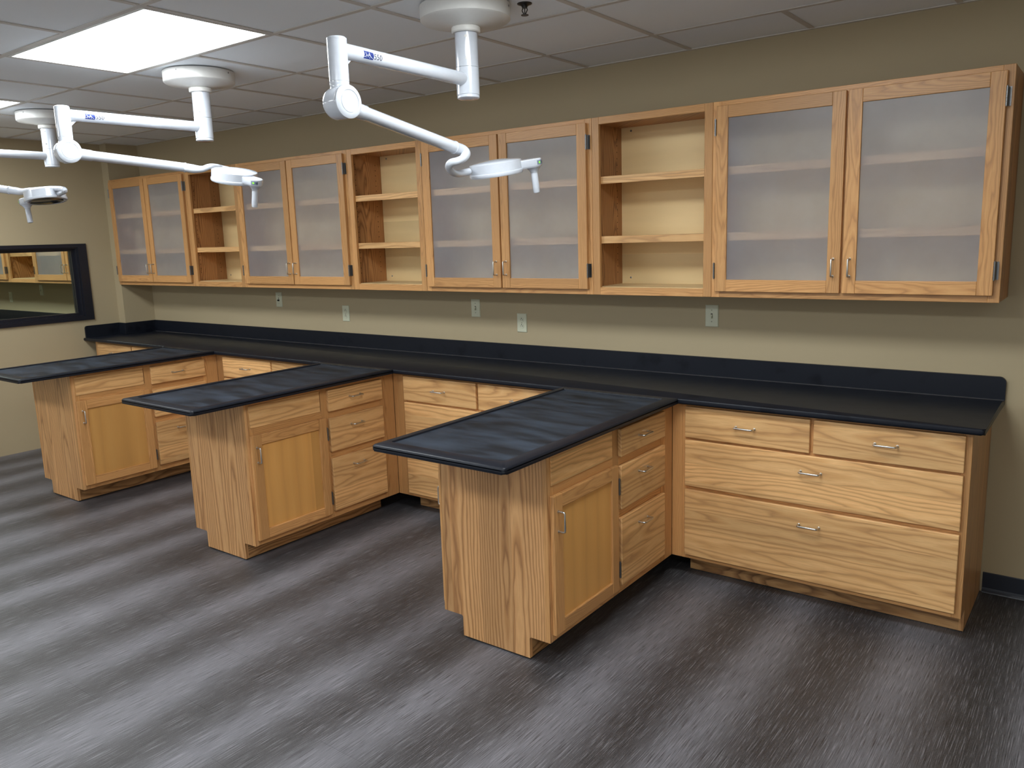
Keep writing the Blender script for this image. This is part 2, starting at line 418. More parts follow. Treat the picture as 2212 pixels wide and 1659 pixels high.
# jamb lining and glazing stops
wf.box(XL-0.12, XL, WY1-0.012, WY1, WZ0, WZ1); wf.box(XL-0.12, XL, WY0, WY0+0.012, WZ0, WZ1)
wf.box(XL-0.12, XL, WY0+0.012, WY1-0.012, WZ1-0.012, WZ1); wf.box(XL-0.12, XL, WY0+0.012, WY1-0.012, WZ0, WZ0+0.012)
st = 0.032
for xa, xb in ((XL-0.069, XL-0.045), (XL-0.105, XL-0.075)):
    wf.box(xa, xb, WY1-0.012-0.022, WY1-0.012, WZ0+0.012, WZ1-0.012); wf.box(xa, xb, WY0+0.012, WY0+0.034, WZ0+0.012, WZ1-0.012)
    wf.box(xa, xb, WY0+0.034, WY1-0.034, WZ1-0.032, WZ1-0.012); wf.box(xa, xb, WY0+0.034, WY1-0.034, WZ0+0.012, WZ0+0.032)
struct('window_frame', wf, BLACKT, wn)

# vinyl base along the back wall to the right of the cabinets
bb = MB()
prof = [(0.0, 0.0), (-0.014, 0.0), (-0.012, 0.004), (-0.006, 0.012), (-0.004, 0.022), (-0.004, 0.092), (-0.002, 0.095), (0.0, 0.095)]
bb.prism([(p[0], p[1]) for p in prof], 'x', -0.035, XR)
struct('baseboard_back', bb, BASEB)

# ceiling: slab, tees and lay-in tiles
ceil = struct('ceiling', MB().box(XL2, XR+0.1, YF-0.1, 0.1, HC+0.06, HC+0.12), TILE)
i0, i1, j0, j1 = -10, 5, 0, 10
tw = 0.012
LIGHTS = [(i, j) for i in (-9, -5, -1) for j in (2, 6)] + [(3, 6)]
skip = set()
for (i, j) in LIGHTS: skip |= {(i, j), (i+1, j)}
for j in range(-1, j1+1):
    y = GY-j*T
    if j < 0: y = 0
    if y < YF: continue
    if j >= 0:
        obj('ceiling_tee', MB().box(XL, XR, y-tw, y+tw, HC, HC+0.004), TEE, ceil)
for i in range(i0-1, i1+1):
    x = GX+i*T
    if x < XL or x > XR: continue
    tm = MB()
    for j in range(-1, j1+1):
        if (i-1, j) in [(a, b_) for a, b_ in LIGHTS]: continue     # inside a 2x4 fixture
        if i == 0 and j == 0: continue                             # one long tile
        ya = 0 if j < 0 else GY-j*T; yb = GY-(j+1)*T if j >= 0 else GY
        yb = max(yb, YF)
        if ya <= YF: continue
        tm.box(x-tw, x+tw, yb+tw, ya-(tw if j >= 0 else 0), HC, HC+0.004)
    obj('ceiling_tee', tm, TEE, ceil)
for i in range(i0-1, i1+1):
    for j in range(-1, j1+1):
        if (i, j) in skip: continue
        xa, xb = GX+i*T, GX+(i+1)*T
        ya, yb = (GY-j*T if j >= 0 else 0.0), (GY-(j+1)*T if j >= 0 else GY)
        if (i, j) == (-1, 0): xb = GX+T
        if (i, j) == (0, 0): continue
        xa, xb = max(xa, XL), min(xb, XR); yb = max(yb, YF)
        if xb-xa < 0.03 or ya-yb < 0.03: continue
        # tiles over the corner column are notched round it by starting right of it
        if j == -1 and xa < CX1: xa = CX1
        g = 0.004
        obj('ceiling_tile', MB().box(xa+g, xb-g, yb+g, ya-g, HC+0.0045, HC+0.018), TILE, ceil)
obj('ceiling_tile', MB().box(XL+0.004, CX1-0.004, GY+0.004, CY1-0.004, HC+0.0045, HC+0.018), TILE, ceil)
wa = MB()
wa.box(CX1, XR, -0.022, 0.0, HC-0.001, HC+0.0035); wa.box(CX1, CX1+0.022, CY1, -0.022, HC-0.001, HC+0.0035)
wa.box(XL, CX1+0.022, CY1-0.022, CY1, HC-0.001, HC+0.0035); wa.box(XL, XL+0.022, YF, CY1-0.022, HC-0.001, HC+0.0035)
obj('wall_angle', wa, MOLD, ceil)
# neighbouring room: plain ceiling
obj('neighbour_ceiling', MB().box(XL2, XL-0.12, YF2, 0, HC+0.0125, HC+0.03), TILE, ceil)

# ---------------------------------------------------------------- ceiling lights
def ceiling_light(x0, y1, label, w=2*T, d=T):
    t = thing('ceiling_light', label, 'ceiling light', (x0+w/2, y1-d/2, HC), 'recessed ceiling light panels')
    x1, y0 = x0+w, y1-d; fr = 0.026
    m_ = MB()
    m_.box(x0+tw, x1-tw, y0+tw, y0+fr, HC-0.002, HC+0.02); m_.box(x0+tw, x1-tw, y1-fr, y1-tw, HC-0.002, HC+0.02)
    m_.box(x0+tw, x0+fr, y0+fr, y1-fr, HC-0.002, HC+0.02); m_.box(x1-fr, x1-tw, y0+fr, y1-fr, HC-0.002, HC+0.02)
    obj('frame', m_, WHITE2, t)
    obj('diffuser', MB().box(x0+fr, x1-fr, y0+fr, y1-fr, HC+0.004, HC+0.010), DIFF, t)
    return t
LBL = {(-5, 2): 'large bright ceiling light panel over the middle exam lamp, upper left of the photo',
       (-9, 2): 'ceiling light panel cut off by the left edge, beside the farthest exam lamp',
       (-1, 2): 'ceiling light panel above the nearest peninsula, out of frame over the camera side',
       (-9, 6): 'ceiling light panel in the row behind the camera, at its far left end',
       (-5, 6): 'ceiling light panel in the row behind the camera, second from the left',
       (-1, 6): 'ceiling light panel in the row behind the camera, third from the left',
       (3, 6): 'ceiling light panel in the row behind the camera, at its right end'}
for (i, j) in LIGHTS: ceiling_light(GX+i*T, GY-j*T, LBL[(i, j)])
ceiling_light(-8.5, -1.3, 'unseen light panel added to brighten the neighbouring room, nearer to the shared wall')  # out of view, added so the room behind the window is brighter
ceiling_light(-10.4, -1.3, 'unseen light panel added to brighten the neighbouring room, farther from the shared wall')  # second unseen panel, added because one left the next room too dark

# ---------------------------------------------------------------- small hardware
def pull(parent, c, along, out, half=0.0425, proj_=0.030, r=0.0040):
    """bent wire pull: c = point on the face, along/out = unit vectors"""
    c, a, o = Vector(c), Vector(along), Vector(out)
    pts = [c-a*half, c-a*half+o*(proj_-0.007), c-a*(half-0.002)+o*(proj_-0.002), c-a*(half-0.007)+o*proj_,
           c+a*(half-0.007)+o*proj_, c+a*(half-0.002)+o*(proj_-0.002), c+a*half+o*(proj_-0.007), c+a*half]
    m_ = MB().tube(pts, r, 10)
    for s_ in (-1, 1): m_.lathe([(0.006, 0), (0.006, 0.002), (0.004, 0.003)], c+a*half*s_, out, 12)
    return obj('handle', m_, STEEL, parent)
def hinge(parent, c, side, out, z0, z1):
    """c = point on the frame at the door edge; side = direction from the door to the frame"""
    c, s_, o = Vector(c), Vector(side), Vector(out)
    m_ = MB()
    def bx(p, q):
        m_.box(min(p.x, q.x), max(p.x, q.x), min(p.y, q.y), max(p.y, q.y), z0, z1)
    bx(c+s_*0.001, c+s_*0.016+o*0.0022)
    k = c+o*0.0215+s_*0.003
    n = 5
    for q in range(n):
        za = z0+(z1-z0)*q/n+0.0007; zb_ = z0+(z1-z0)*(q+1)/n-0.0007
        m_.tube([(k.x, k.y, za), (k.x, k.y, zb_)], 0.0050, 10)
    m_.tube([(k.x, k.y, z0-0.003), (k.x, k.y, z1+0.003)], 0.0030, 8)
    bx(c+s_*0.0004, c+s_*0.0024+o*0.019)
    return obj('hinge', m_, HINGE_M, parent)

# ---------------------------------------------------------------- wall cabinets
FT = 0.019
def upper_case(x0, x1, label, group, doors):
    t = thing('wall_cabinet', label, 'cabinet', ((x0+x1)/2, -DU/2, ZB), group)
    g = 0.0006; x0 += g; x1 -= g
    yb, yf = -0.003, -DU; yc = yf+FT
    s = 0.016
    for xa, xb in ((x0, x0+s), (x1-s, x1)):
        obj('side_panel', MB().box(xa, xb, yc, yb, ZB+0.002, ZT-0.002), SIDE, t)
    zbot = ZB+0.028
    obj('bottom_panel', MB().box(x0+s, x1-s, yc, yb-0.008, zbot, zbot+0.014), [BACK], t)
    obj('top_panel', MB().box(x0+s, x1-s, yc, yb-0.008, ZT-0.030, ZT-0.014), SIDE, t)
    obj('back_panel', MB().box(x0+s, x1-s, yb-0.008, yb, ZB+0.004, ZT-0.004), BACK, t)
    ff = MB(); sw, rt, rb = 0.042, 0.036, 0.039
    e = 0.0012
    ff.m = 0
    ff.box(x0, x0+sw, yf, yc, ZB, ZT, e, 1); ff.box(x1-sw, x1, yf, yc, ZB, ZT, e, 1)
    if doors: ff.box((x0+x1)/2-0.019, (x0+x1)/2+0.019, yf, yc, ZB+rb, ZT-rt, e, 1)
    ff.m = 1
    ff.box(x0+sw, x1-sw, yf+0.0003, yc, ZT-rt, ZT, e, 1); ff.box(x0+sw, x1-sw, yf+0.0003, yc, ZB, ZB+rb, e, 1)
    obj('face_frame', ff, [FRM['z'], FRM['x']], t)
    for zt in (1.962, 1.6545):
        m_ = MB(); m_.m = 0
        m_.box(x0+s+0.001, x1-s-0.001, yc+0.001+0.018, yb-0.009, zt-0.020, zt)
        m_.m = 1; m_.box(x0+s+0.001, x1-s-0.001, yc+0.001, yc+0.0188, zt-0.037, zt+0.0005, 0.001, 1)
        obj('shelf', m_, [BACK, OAK['x']], t)
    if not doors:
        m_ = MB()
        for yy in (-0.245, -0.062):
            for k in range(22):
                z = 1.455+k*0.034
                if any(abs(z-q) < 0.034 for q in (1.94, 1.63)): continue
                m_.lathe([(0.0028, 0), (0.0028, 0.0006)], (x0+s, yy, z), (1, 0, 0), 8, False)
        ph = obj('shelf_pin_hole', m_, DARK, t); ph['kind'] = 'stuff'
        for (xx, zz) in ((x0+s+0.055, 1.423), (x1-s-0.075, 1.423), (x0+s+0.06, 2.212), (x1-s-0.07, 2.212)):
            obj('screw', MB().lathe([(0.0055, 0), (0.0055, 0.0015), (0.003, 0.003)], (xx, yb-0.008, zz), (0, -1, 0), 12), HINGE_M, t)
    return t
def upper_door(t, x0, x1, hinge_side, xin):
    z0, z1 = 1.377, 2.238; yf, yb = -DU-0.0195, -DU-0.0006
    w = 0.0565; e = 0.0022
    d = MB(); d.m = 0
    d.box(x0, x0+w, yf, yb, z0, z1, e, 2); d.box(x1-w, x1, yf, yb, z0, z1, e, 2)
    d.m = 1
    d.box(x0+w, x1-w, yf+0.0003, yb, z0, z0+w, e, 2); d.box(x0+w, x1-w, yf+0.0003, yb, z1-w, z1, e, 2)
    do = obj('door', d, [FRM['z'], FRM['x']], t)
    # frosted pane: outer face scatters, inner clear
    pa = MB(); y0, y1 = yf+0.0085, yf+0.0115
    xa, xb, za, zb_ = x0+w-0.001, x1-w+0.001, z0+w-0.001, z1-w+0.001
    pa.m = 0; pa.add([(xa, y0, za), (xb, y0, za), (xb, y0, zb_), (xa, y0, zb_)], [(0, 1, 2, 3)])
    pa.m = 1; pa.add([(xa, y0, za), (xb, y0, za), (xb, y0, zb_), (xa, y0, zb_), (xa, y1, za), (xb, y1, za), (xb, y1, zb_), (xa, y1, zb_)],
                     [(4, 7, 6, 5), (0, 4, 5, 1), (1, 5, 6, 2), (2, 6, 7, 3), (3, 7, 4, 0)])
    obj('frosted_pane', pa, [FROST, CLEARIN], do)
    hx = (x1-0.030) if hinge_side < 0 else (x0+0.030)
    pull(do, (hx, yf, 1.490), (0, 0, 1), (0, -1, 0), half=0.038)
    ex = x0 if hinge_side < 0 else x1
    for za_, zb2 in ((2.106, 2.178), (1.440, 1.512)):
        hinge(do, (ex, -DU, 0), (hinge_side, 0, 0), (0, -1, 0), za_, zb2)
def upper_doors(x0, x1, label, group):
    t = upper_case(x0, x1, label, group, True)
    xm = (x0+x1)/2
    upper_door(t, x0+0.0245, xm-0.0045, -1, xm); upper_door(t, xm+0.0055, x1-0.0255, 1, xm)
    return t
U = [-0.0193, -1.2394, -1.9074, -3.1194, -3.7785, -4.9951, -5.6632, CX1+0.001]
G1, G2 = 'frosted-door wall cabinets', 'open-shelf wall cabinets'
upper_doors(U[1], U[0], 'large oak wall cabinet with two frosted doors at the right end of the row', G1)
upper_case(U[2], U[1], 'open oak wall cabinet with two shelves beside the rightmost frosted-door cabinet', G2, False)
upper_doors(U[3], U[2], 'oak wall cabinet with frosted doors behind the head of the nearest exam lamp', G1)
upper_case(U[4], U[3], 'open oak wall cabinet in the middle of the row, left of the nearest lamp head', G2, False)
upper_doors(U[5], U[4], 'oak wall cabinet with frosted doors right of the middle exam lamp head', G1)
upper_case(U[6], U[5], 'open oak wall cabinet partly hidden by the middle exam lamp head', G2, False)
upper_doors(U[7], U[6], 'oak wall cabinet with frosted doors against the corner column at the far left', G1)
# seen through the window, in the next room
upper_doors(-8.498, -7.115, 'oak wall cabinet with frosted doors seen through the window, at its right', G1)
upper_case(-9.140, -8.498, 'open oak wall cabinet seen through the black-framed window', G2, False)
upper_doors(-10.36, -9.140, 'oak wall cabinet with frosted doors at the left edge of the window view', G1)

# ---------------------------------------------------------------- base cabinets along the wall
def drawer_x(t, x0, x1, z0, z1, hz=None, grain='x', hh=0.043):
    yf = BY-0.0195
    d = obj('drawer_front', MB().box(x0, x1, yf, BY-0.0006, z0, z1, 0.0035, 3), OAK['x'], t)
    if hz: pull(d, ((x0+x1)/2+0.003, yf, hz), (1, 0, 0), (0, -1, 0), half=hh)
    return d
def base_run(x0, x1, label, fill_l=0.0, fill_r=0.0, end_right=False, toe_l=0.0, toe_r=0.0):
    """x0..x1 drawer cabinet; fill_l/fill_r = width of filler stiles towards the neighbours"""
    t = thing('base_cabinet', label, 'cabinet', ((x0+x1)/2, BY/2, 0), 'drawer base cabinets under the long worktop')
    ztop = HT-0.026
    sd = 0.018
    obj('side_panel', MB().box(x0, x0+sd, BY+FT, -0.02, ZK, ztop), SIDE, t)
    if end_right:
        poly = [(BY+FT, ZK), (BY+TK, ZK), (BY+TK, 0.004), (-0.004, 0.004), (-0.004, ztop), (BY+FT, ztop)]
        obj('end_panel', MB().prism(poly, 'x', x1-sd, x1), END, t)
    else:
        obj('side_panel', MB().box(x1-sd, x1, BY+FT, -0.02, ZK, ztop), SIDE, t)
    obj('bottom_panel', MB().box(x0+sd, x1-sd, BY+FT, -0.02, ZK, ZK+0.016), BACK, t)
    ff = MB(); ff.m = 0; e = 0.001
    a, b_ = x0-fill_l, x1+fill_r
    ff.box(a, x0+0.035, BY, BY+FT, ZK, ztop, e, 1) if fill_l < 0.03 else (ff.box(a, x0-0.0007, BY, BY+FT, ZK, ztop, e, 1), ff.box(x0, x0+0.035, BY, BY+FT, ZK, ztop, e, 1))
    ff.box(x1-0.035, b_, BY, BY+FT, ZK, ztop, e, 1)
    xm = (x0+x1)/2+0.0
    ff.box(xm-0.02, xm+0.02, BY, BY+FT, 0.715, ztop-0.036, e, 1)
    ff.m = 1
    for za, zb_ in ((ztop-0.036, ztop), (0.685, 0.715), (0.445, 0.478), (ZK, ZK+0.035)):
        ff.box(x0+0.035, x1-0.035, BY+0.0003, BY+FT, za, zb_, e, 1)
    obj('face_frame', ff, [FRM['z'], FRM['x']], t)
    tk = MB().box(x0-toe_l, x1-(sd if end_right else 0)+toe_r, BY+TK, BY+TK+0.016, 0.004, ZK)
    obj('toe_kick', tk, KICK['x'], t)
    obj('plinth_strip', MB().box(x0-toe_l+0.004, x1-0.004+toe_r, BY+TK+0.004, BY+TK+0.02, 0, 0.004), RUBBER, t)
    L, R_ = x0+0.020, x1-0.022
    drawer_x(t, L, xm-0.007, 0.7085, 0.857, 0.786); drawer_x(t, xm+0.008, R_, 0.7085, 0.857, 0.786)
    drawer_x(t, L, R_, 0.471, 0.697, 0.624); drawer_x(t, L, R_, 0.122, 0.4535, 0.381)
    return t
b1 = base_run(-1.255, -0.0432, 'four-drawer oak base cabinet at the right end of the long worktop', fill_l=0.053, end_right=True)
b2 = base_run(-3.100, -1.908, 'oak drawer base cabinet between the nearest and middle peninsulas', fill_l=0.082, fill_r=0.052)
b3 = base_run(-4.957, -3.764, 'oak drawer base cabinet between the middle and farthest peninsulas', fill_l=0.082, fill_r=0.034)
b4 = base_run(-6.815, -5.640, 'oak drawer base cabinet left of the farthest peninsula, near the window wall', fill_l=0.045, fill_r=0.042)

# ---------------------------------------------------------------- peninsula cabinets
def pen_cab(px, pl, label, panel_mat):
    t = thing('peninsula_cabinet', label, 'cabinet', ((px+pl)/2, (PE+BY)/2, 0), 'oak cabinets under the peninsulas')
    ztop = HT-0.026; g = 0.0005
    # end panel with the two toe notches
    z0 = 0.008
    poly = [(pl+TK, z0), (px-TK, z0), (px-TK, ZK-0.006), (px-TK+0.006, ZK), (px, ZK), (px, ztop), (pl, ztop), (pl, ZK), (pl+TK-0.006, ZK), (pl+TK, ZK-0.006)]
    ep = MB().prism(poly, 'y', PE, PE+FT)
    obj('end_panel', ep, END, t)
    obj('edge_strip', MB().box(px-0.0195, px+0.0006, PE-0.0012, PE-0.0001, ZK+0.001, ztop), FRM['z'], t)
    obj('edge_strip', MB().box(pl-0.0006, pl+0.009, PE-0.0012, PE-0.0001, ZK+0.001, ztop), FRM['z'], t)
    y0, y1 = PE+FT+g, BY-0.0006
    obj('carcass', MB().box(pl+FT, px-FT, y0, y1, ZK, ztop-0.03), SIDE, t)
    obj('plinth_strip', MB().box(pl+TK+0.006, px-TK-0.006, PE+0.006, -0.66, 0, 0.0078), RUBBER, t)
    for sgn, xf in ((1, px), (-1, pl)):
        xi = xf-sgn*FT
        tk0 = xf-sgn*TK
        obj('toe_kick', MB().box(tk0-sgn*0.016, tk0, PE+FT+g, -0.647, z0, ZK), KICK['y'], t)
        ff = MB(); ff.m = 0; e = 0.001
        def B(m0, ya, yb, za, zb_):
            ff.m = m0; ff.box(min(xf, xi), max(xf, xi), ya, yb, za, zb_, e, 1)
        ys, ym0, ym1, ye = PE+FT+g, -1.150, -1.100, -0.700
        B(0, ys, -1.600, ZK, ztop); B(0, ym0, ym1, ZK, ztop); B(0, ye, y1, ZK, ztop)
        for za, zb_ in ((0.845, ztop), (0.690, 0.738), (ZK, 0.140)): B(1, -1.600, ym0, za, zb_)
        for za, zb_ in ((0.840, ztop), (0.675, 0.735), (0.440, 0.500), (ZK, 0.150)): B(1, ym1, ye, za, zb_)
        obj('face_frame', ff, [FRM['z'], FRM['y']], t)
        xo = xf+sgn*0.0195; xs = xf+sgn*0.0006
        out = (sgn, 0, 0)
        # fixed false front over the door
        obj('false_front', MB().box(xf-sgn*0.012, xf+sgn*0.004, -1.620+0.001, -1.157, 0.7325, 0.8525, 0.0015, 1), OAK['y'], t)
        for za, zb_, hz in ((0.7255, 0.848, 0.790), (0.4905, 0.685, 0.626), (0.1405, 0.4505, 0.388)):
            d = obj('drawer_front', MB().box(xs, xo, -1.108, -0.690, za, zb_, 0.003, 2), OAK['y'], t)
            pull(d, (xo, -0.910, hz), (0, 1, 0), out, half=0.041)
        # framed door
        y0d, y1d, zd0, zd1, w = -1.631, -1.132, 0.1275, 0.6955, 0.0635
        d = MB(); d.m = 0
        d.box(xs, xo, y0d, y0d+w, zd0, zd1, 0.003, 2); d.box(xs, xo, y1d-w+0.01, y1d, zd0, zd1, 0.003, 2)
        d.m = 1
        d.box(xs, xo-sgn*0.0003, y0d+w, y1d-w+0.01, zd0, zd0+0.054, 0.003, 2); d.box(xs, xo-sgn*0.0003, y0d+w, y1d-w+0.01, zd1-0.057, zd1, 0.003, 2)
        do = obj('door', d, [FRM['z'], FRM['y']], t)
        obj('door_panel', MB().box(xs+sgn*0.002, xs+sgn*0.009, y0d+w-0.002, y1d-w+0.012, zd0+0.052, zd1-0.055), panel_mat, do)
        pull(do, (xo, -1.600, 0.590), (0, 0, 1), out, half=0.040)
        for za, zb_ in ((0.565, 0.635), (0.188, 0.258)):
            hinge(do, (xf, y1d, 0), (0, 1, 0), out, za, zb_)
    return t
pen_cab(PEN[0][0], PEN[0][1], 'oak peninsula cabinet nearest the camera, striped oak end panel', BIR)
pen_cab(PEN[1][0], PEN[1][1], 'oak peninsula cabinet in the middle of the three', BIR)
pen_cab(PEN[2][0], PEN[2][1], 'oak peninsula cabinet farthest from the camera, at the left', BIR)

# ---------------------------------------------------------------- worktops
TT = 0.025
def rounded_slab(mb, x0, x1, y0, y1, z0, z1, r, corners, bev, edges):
    """slab with rounded outline corners; edges = which outline sides get the bullnose"""
    bm = bmesh.new()
    pts = []
    cs = {'sw': (x0, y0, 180), 'se': (x1, y0, 270), 'ne': (x1, y1, 0), 'nw': (x0, y1, 90)}
    for k in ('sw', 'se', 'ne', 'nw'):
        x, y, a0 = cs[k]
        if k in corners:
            cx_ = x+(r if k[1] == 'w' else -r); cy_ = y+(r if k[0] == 's' else -r)
            for q in range(7):
                a = math.radians(a0+90*q/6); pts.append((cx_+r*math.cos(a), cy_+r*math.sin(a)))
        else: pts.append((x, y))
    lo = [bm.verts.new((p[0], p[1], z0)) for p in pts]; hi = [bm.verts.new((p[0], p[1], z1)) for p in pts]
    n = len(pts)
    bm.faces.new(lo[::-1]); bm.faces.new(hi)
    for i in range(n): bm.faces.new((lo[i], lo[(i+1) % n], hi[(i+1) % n], hi[i]))
    tol = 1e-4; sel = []
    for e in bm.edges:
        a, b_ = e.verts[0].co, e.verts[1].co
        if abs(a.z-b_.z) > tol: continue
        onx0 = abs(a.x-x0) < tol and abs(b_.x-x0) < tol; onx1 = abs(a.x-x1) < tol and abs(b_.x-x1) < tol
        ony0 = abs(a.y-y0) < tol and abs(b_.y-y0) < tol; ony1 = abs(a.y-y1) < tol and abs(b_.y-y1) < tol
        if (onx0 and 'w' not in edges) or (onx1 and 'e' not in edges) or (ony0 and 's' not in edges) or (ony1 and 'n' not in edges): continue
        sel.append(e)
    bmesh.ops.bevel(bm, geom=sel, offset=bev, segments=4, profile=0.5, affect='EDGES')
    mb.bm(bm)
    for i in range(len(mb.sm)): mb.sm[i] = True
    return mb
wt = thing('worktop', 'long black worktop with upstand running the length of the back wall', 'worktop', (-3.48, -0.31, HT-TT))
SY = 0.0165
obj('slab', rounded_slab(MB(), XL+0.001, 0.0, -DT, -0.002, HT-TT, HT, 0.012, ('se',), 0.0085, ('s', 'e')), EPOXY, wt)
def rrect(u0, u1, z0, z1, r, right=True, left=False):
    p = [(u0, z0), (u1, z0)]
    if right: p += [(u1-r+r*math.cos(math.radians(a)), z1-r+r*math.sin(math.radians(a))) for a in range(0, 91, 15)]
    else: p.append((u1, z1))
    if left: p += [(u0+r+r*math.cos(math.radians(a)), z1-r+r*math.sin(math.radians(a))) for a in range(90, 181, 15)]
    else: p.append((u0, z1))
    return p
HS = 0.104
obj('upstand', MB().prism(rrect(CX1+0.001, 0.0, HT+0.0004, HT+HS, 0.026), 'y', -SY, -0.0005), EPOXY, wt)
obj('upstand', MB().box(CX1+0.0005, CX1+SY, CY1-SY, -SY-0.0005, HT+0.0004, HT+HS, 0.001, 1), EPOXY, wt)
obj('upstand', MB().box(XL+SY+0.0005, CX1+0.0001, CY1-SY, CY1-0.0005, HT+0.0004, HT+HS, 0.001, 1), EPOXY, wt)
obj('upstand', MB().prism(rrect(-DT+0.018, CY1-0.001, HT+0.0004, HT+HS, 0.022, False, True), 'x', XL+0.0005, XL+SY), EPOXY, wt)
cb = MB(); r = 0.0042
cb.prism([(-SY-r, HT+0.0002), (-SY, HT+0.0002), (-SY, HT+r+0.0002), (-SY-r*0.35, HT+r*0.65)], 'x', CX1+SY, -0.002)
obj('sealant_bead', cb, plain('sealant', (0.05, 0.05, 0.055), 0.12), wt)

def pen_top(a, b_, label):
    t = thing('worktop', label, 'worktop', ((a+b_)/2, (E1-DT)/2, HT-TT), 'black peninsula tops')
    y1 = -DT-0.0006
    # outline slab with a raised rim round a shallow recess
    ix0, ix1, iy0, iy1 = b_+0.034, a-0.058, E1+0.070, -0.662
    m_ = rounded_slab(MB(), b_, a, E1, y1, HT-TT, HT-0.009, 0.014, ('sw', 'se'), 0.0075, ())
    obj('slab', m_, EPOXY, t)
    rim = MB()
    bm = bmesh.new()
    def ring(x0, x1, y0, y1_, r_, z, n=6, rc=('sw', 'se')):
        pts = []
        for (x, y, a0, k) in ((x0, y0, 180, 'sw'), (x1, y0, 270, 'se'), (x1, y1_, 0, 'ne'), (x0, y1_, 90, 'nw')):
            rr = r_ if k in rc else 0.0005
            cx_ = x+(rr if k[1] == 'w' else -rr); cy_ = y+(rr if k[0] == 's' else -rr)
            for q in range(n):
                an = math.radians(a0+90*q/(n-1)); pts.append(bm.verts.new((cx_+rr*math.cos(an), cy_+rr*math.sin(an), z)))
        return pts
    all4 = ('sw', 'se', 'ne', 'nw')
    rs = [ring(b_, a, E1, y1, 0.014, HT-0.0125), ring(b_, a, E1, y1, 0.014, HT-0.0085),
          ring(b_+0.0018, a-0.0018, E1+0.0018, y1, 0.013, HT-0.0035), ring(b_+0.006, a-0.006, E1+0.006, y1, 0.010, HT),
          ring(ix0, ix1, iy0, iy1, 0.012, HT, rc=all4), ring(ix0+0.003, ix1-0.003, iy0+0.003, iy1-0.003, 0.010, HT-0.0060, rc=all4),
          ring(ix0+0.003, ix1-0.003, iy0+0.003, iy1-0.003, 0.010, HT-0.0125, rc=all4)]
    for q in range(len(rs)-1):
        A_, B_ = rs[q], rs[q+1]
        for k in range(len(A_)):
            k2 = (k+1) % len(A_); bm.faces.new((A_[k], A_[k2], B_[k2], B_[k]))
    rim.bm(bm, True)
    obj('raised_rim', rim, EPOXY, t)
    obj('recessed_surface', MB().box(ix0+0.0032, ix1-0.0032, iy0+0.0032, iy1-0.0032, HT-0.0088, HT-0.0062), EPOXY_IN, t)
    fy, fz, fr_ = -DT+0.0085, HT-0.0085, 0.0088
    arc = [(fy+fr_*math.cos(math.radians(q_)), fz+fr_*math.sin(math.radians(q_))) for q_ in range(96, 181, 12)]
    obj('joint_filler', MB().prism([(-DT, HT-0.0001), (arc[0][0], HT-0.0001)]+arc[:-1]+[(-DT, fz+0.002)], 'x', b_+0.008, a-0.008), EPOXY, wt)
    return t
pen_top(PEN[0][2], PEN[0][3], 'black recessed top of the nearest peninsula, scuffed surface')
pen_top(PEN[1][2], PEN[1][3], 'black recessed top of the middle peninsula')
pen_top(PEN[2][2], PEN[2][3], 'black recessed top of the farthest peninsula, cut off by the left edge')
# neighbouring room worktop
nb = thing('worktop', 'black worktop with upstand in the next room, seen through the window', 'worktop', (-9.1, -0.31, HT-TT))
obj('slab', MB().box(XL2+0.01, XL-0.125, -DT, -0.002, HT-TT, HT, 0.006, 2), EPOXY, nb)
obj('upstand', MB().box(XL2+0.01, XL-0.125, -SY, -0.0005, HT+0.0004, HT+HS), EPOXY, nb)
nbc = thing('base_cabinet', 'oak base cabinet carrying the worktop in the room beyond the window', 'cabinet', (-9.1, -0.3, 0))
obj('carcass', MB().box(XL2+0.02, XL-0.13, BY, -0.02, ZK, HT-TT-0.001), FRM['x'], nbc)
obj('toe_kick', MB().box(XL2+0.02, XL-0.13, BY+TK, -0.02, 0, ZK), KICK['x'], nbc)

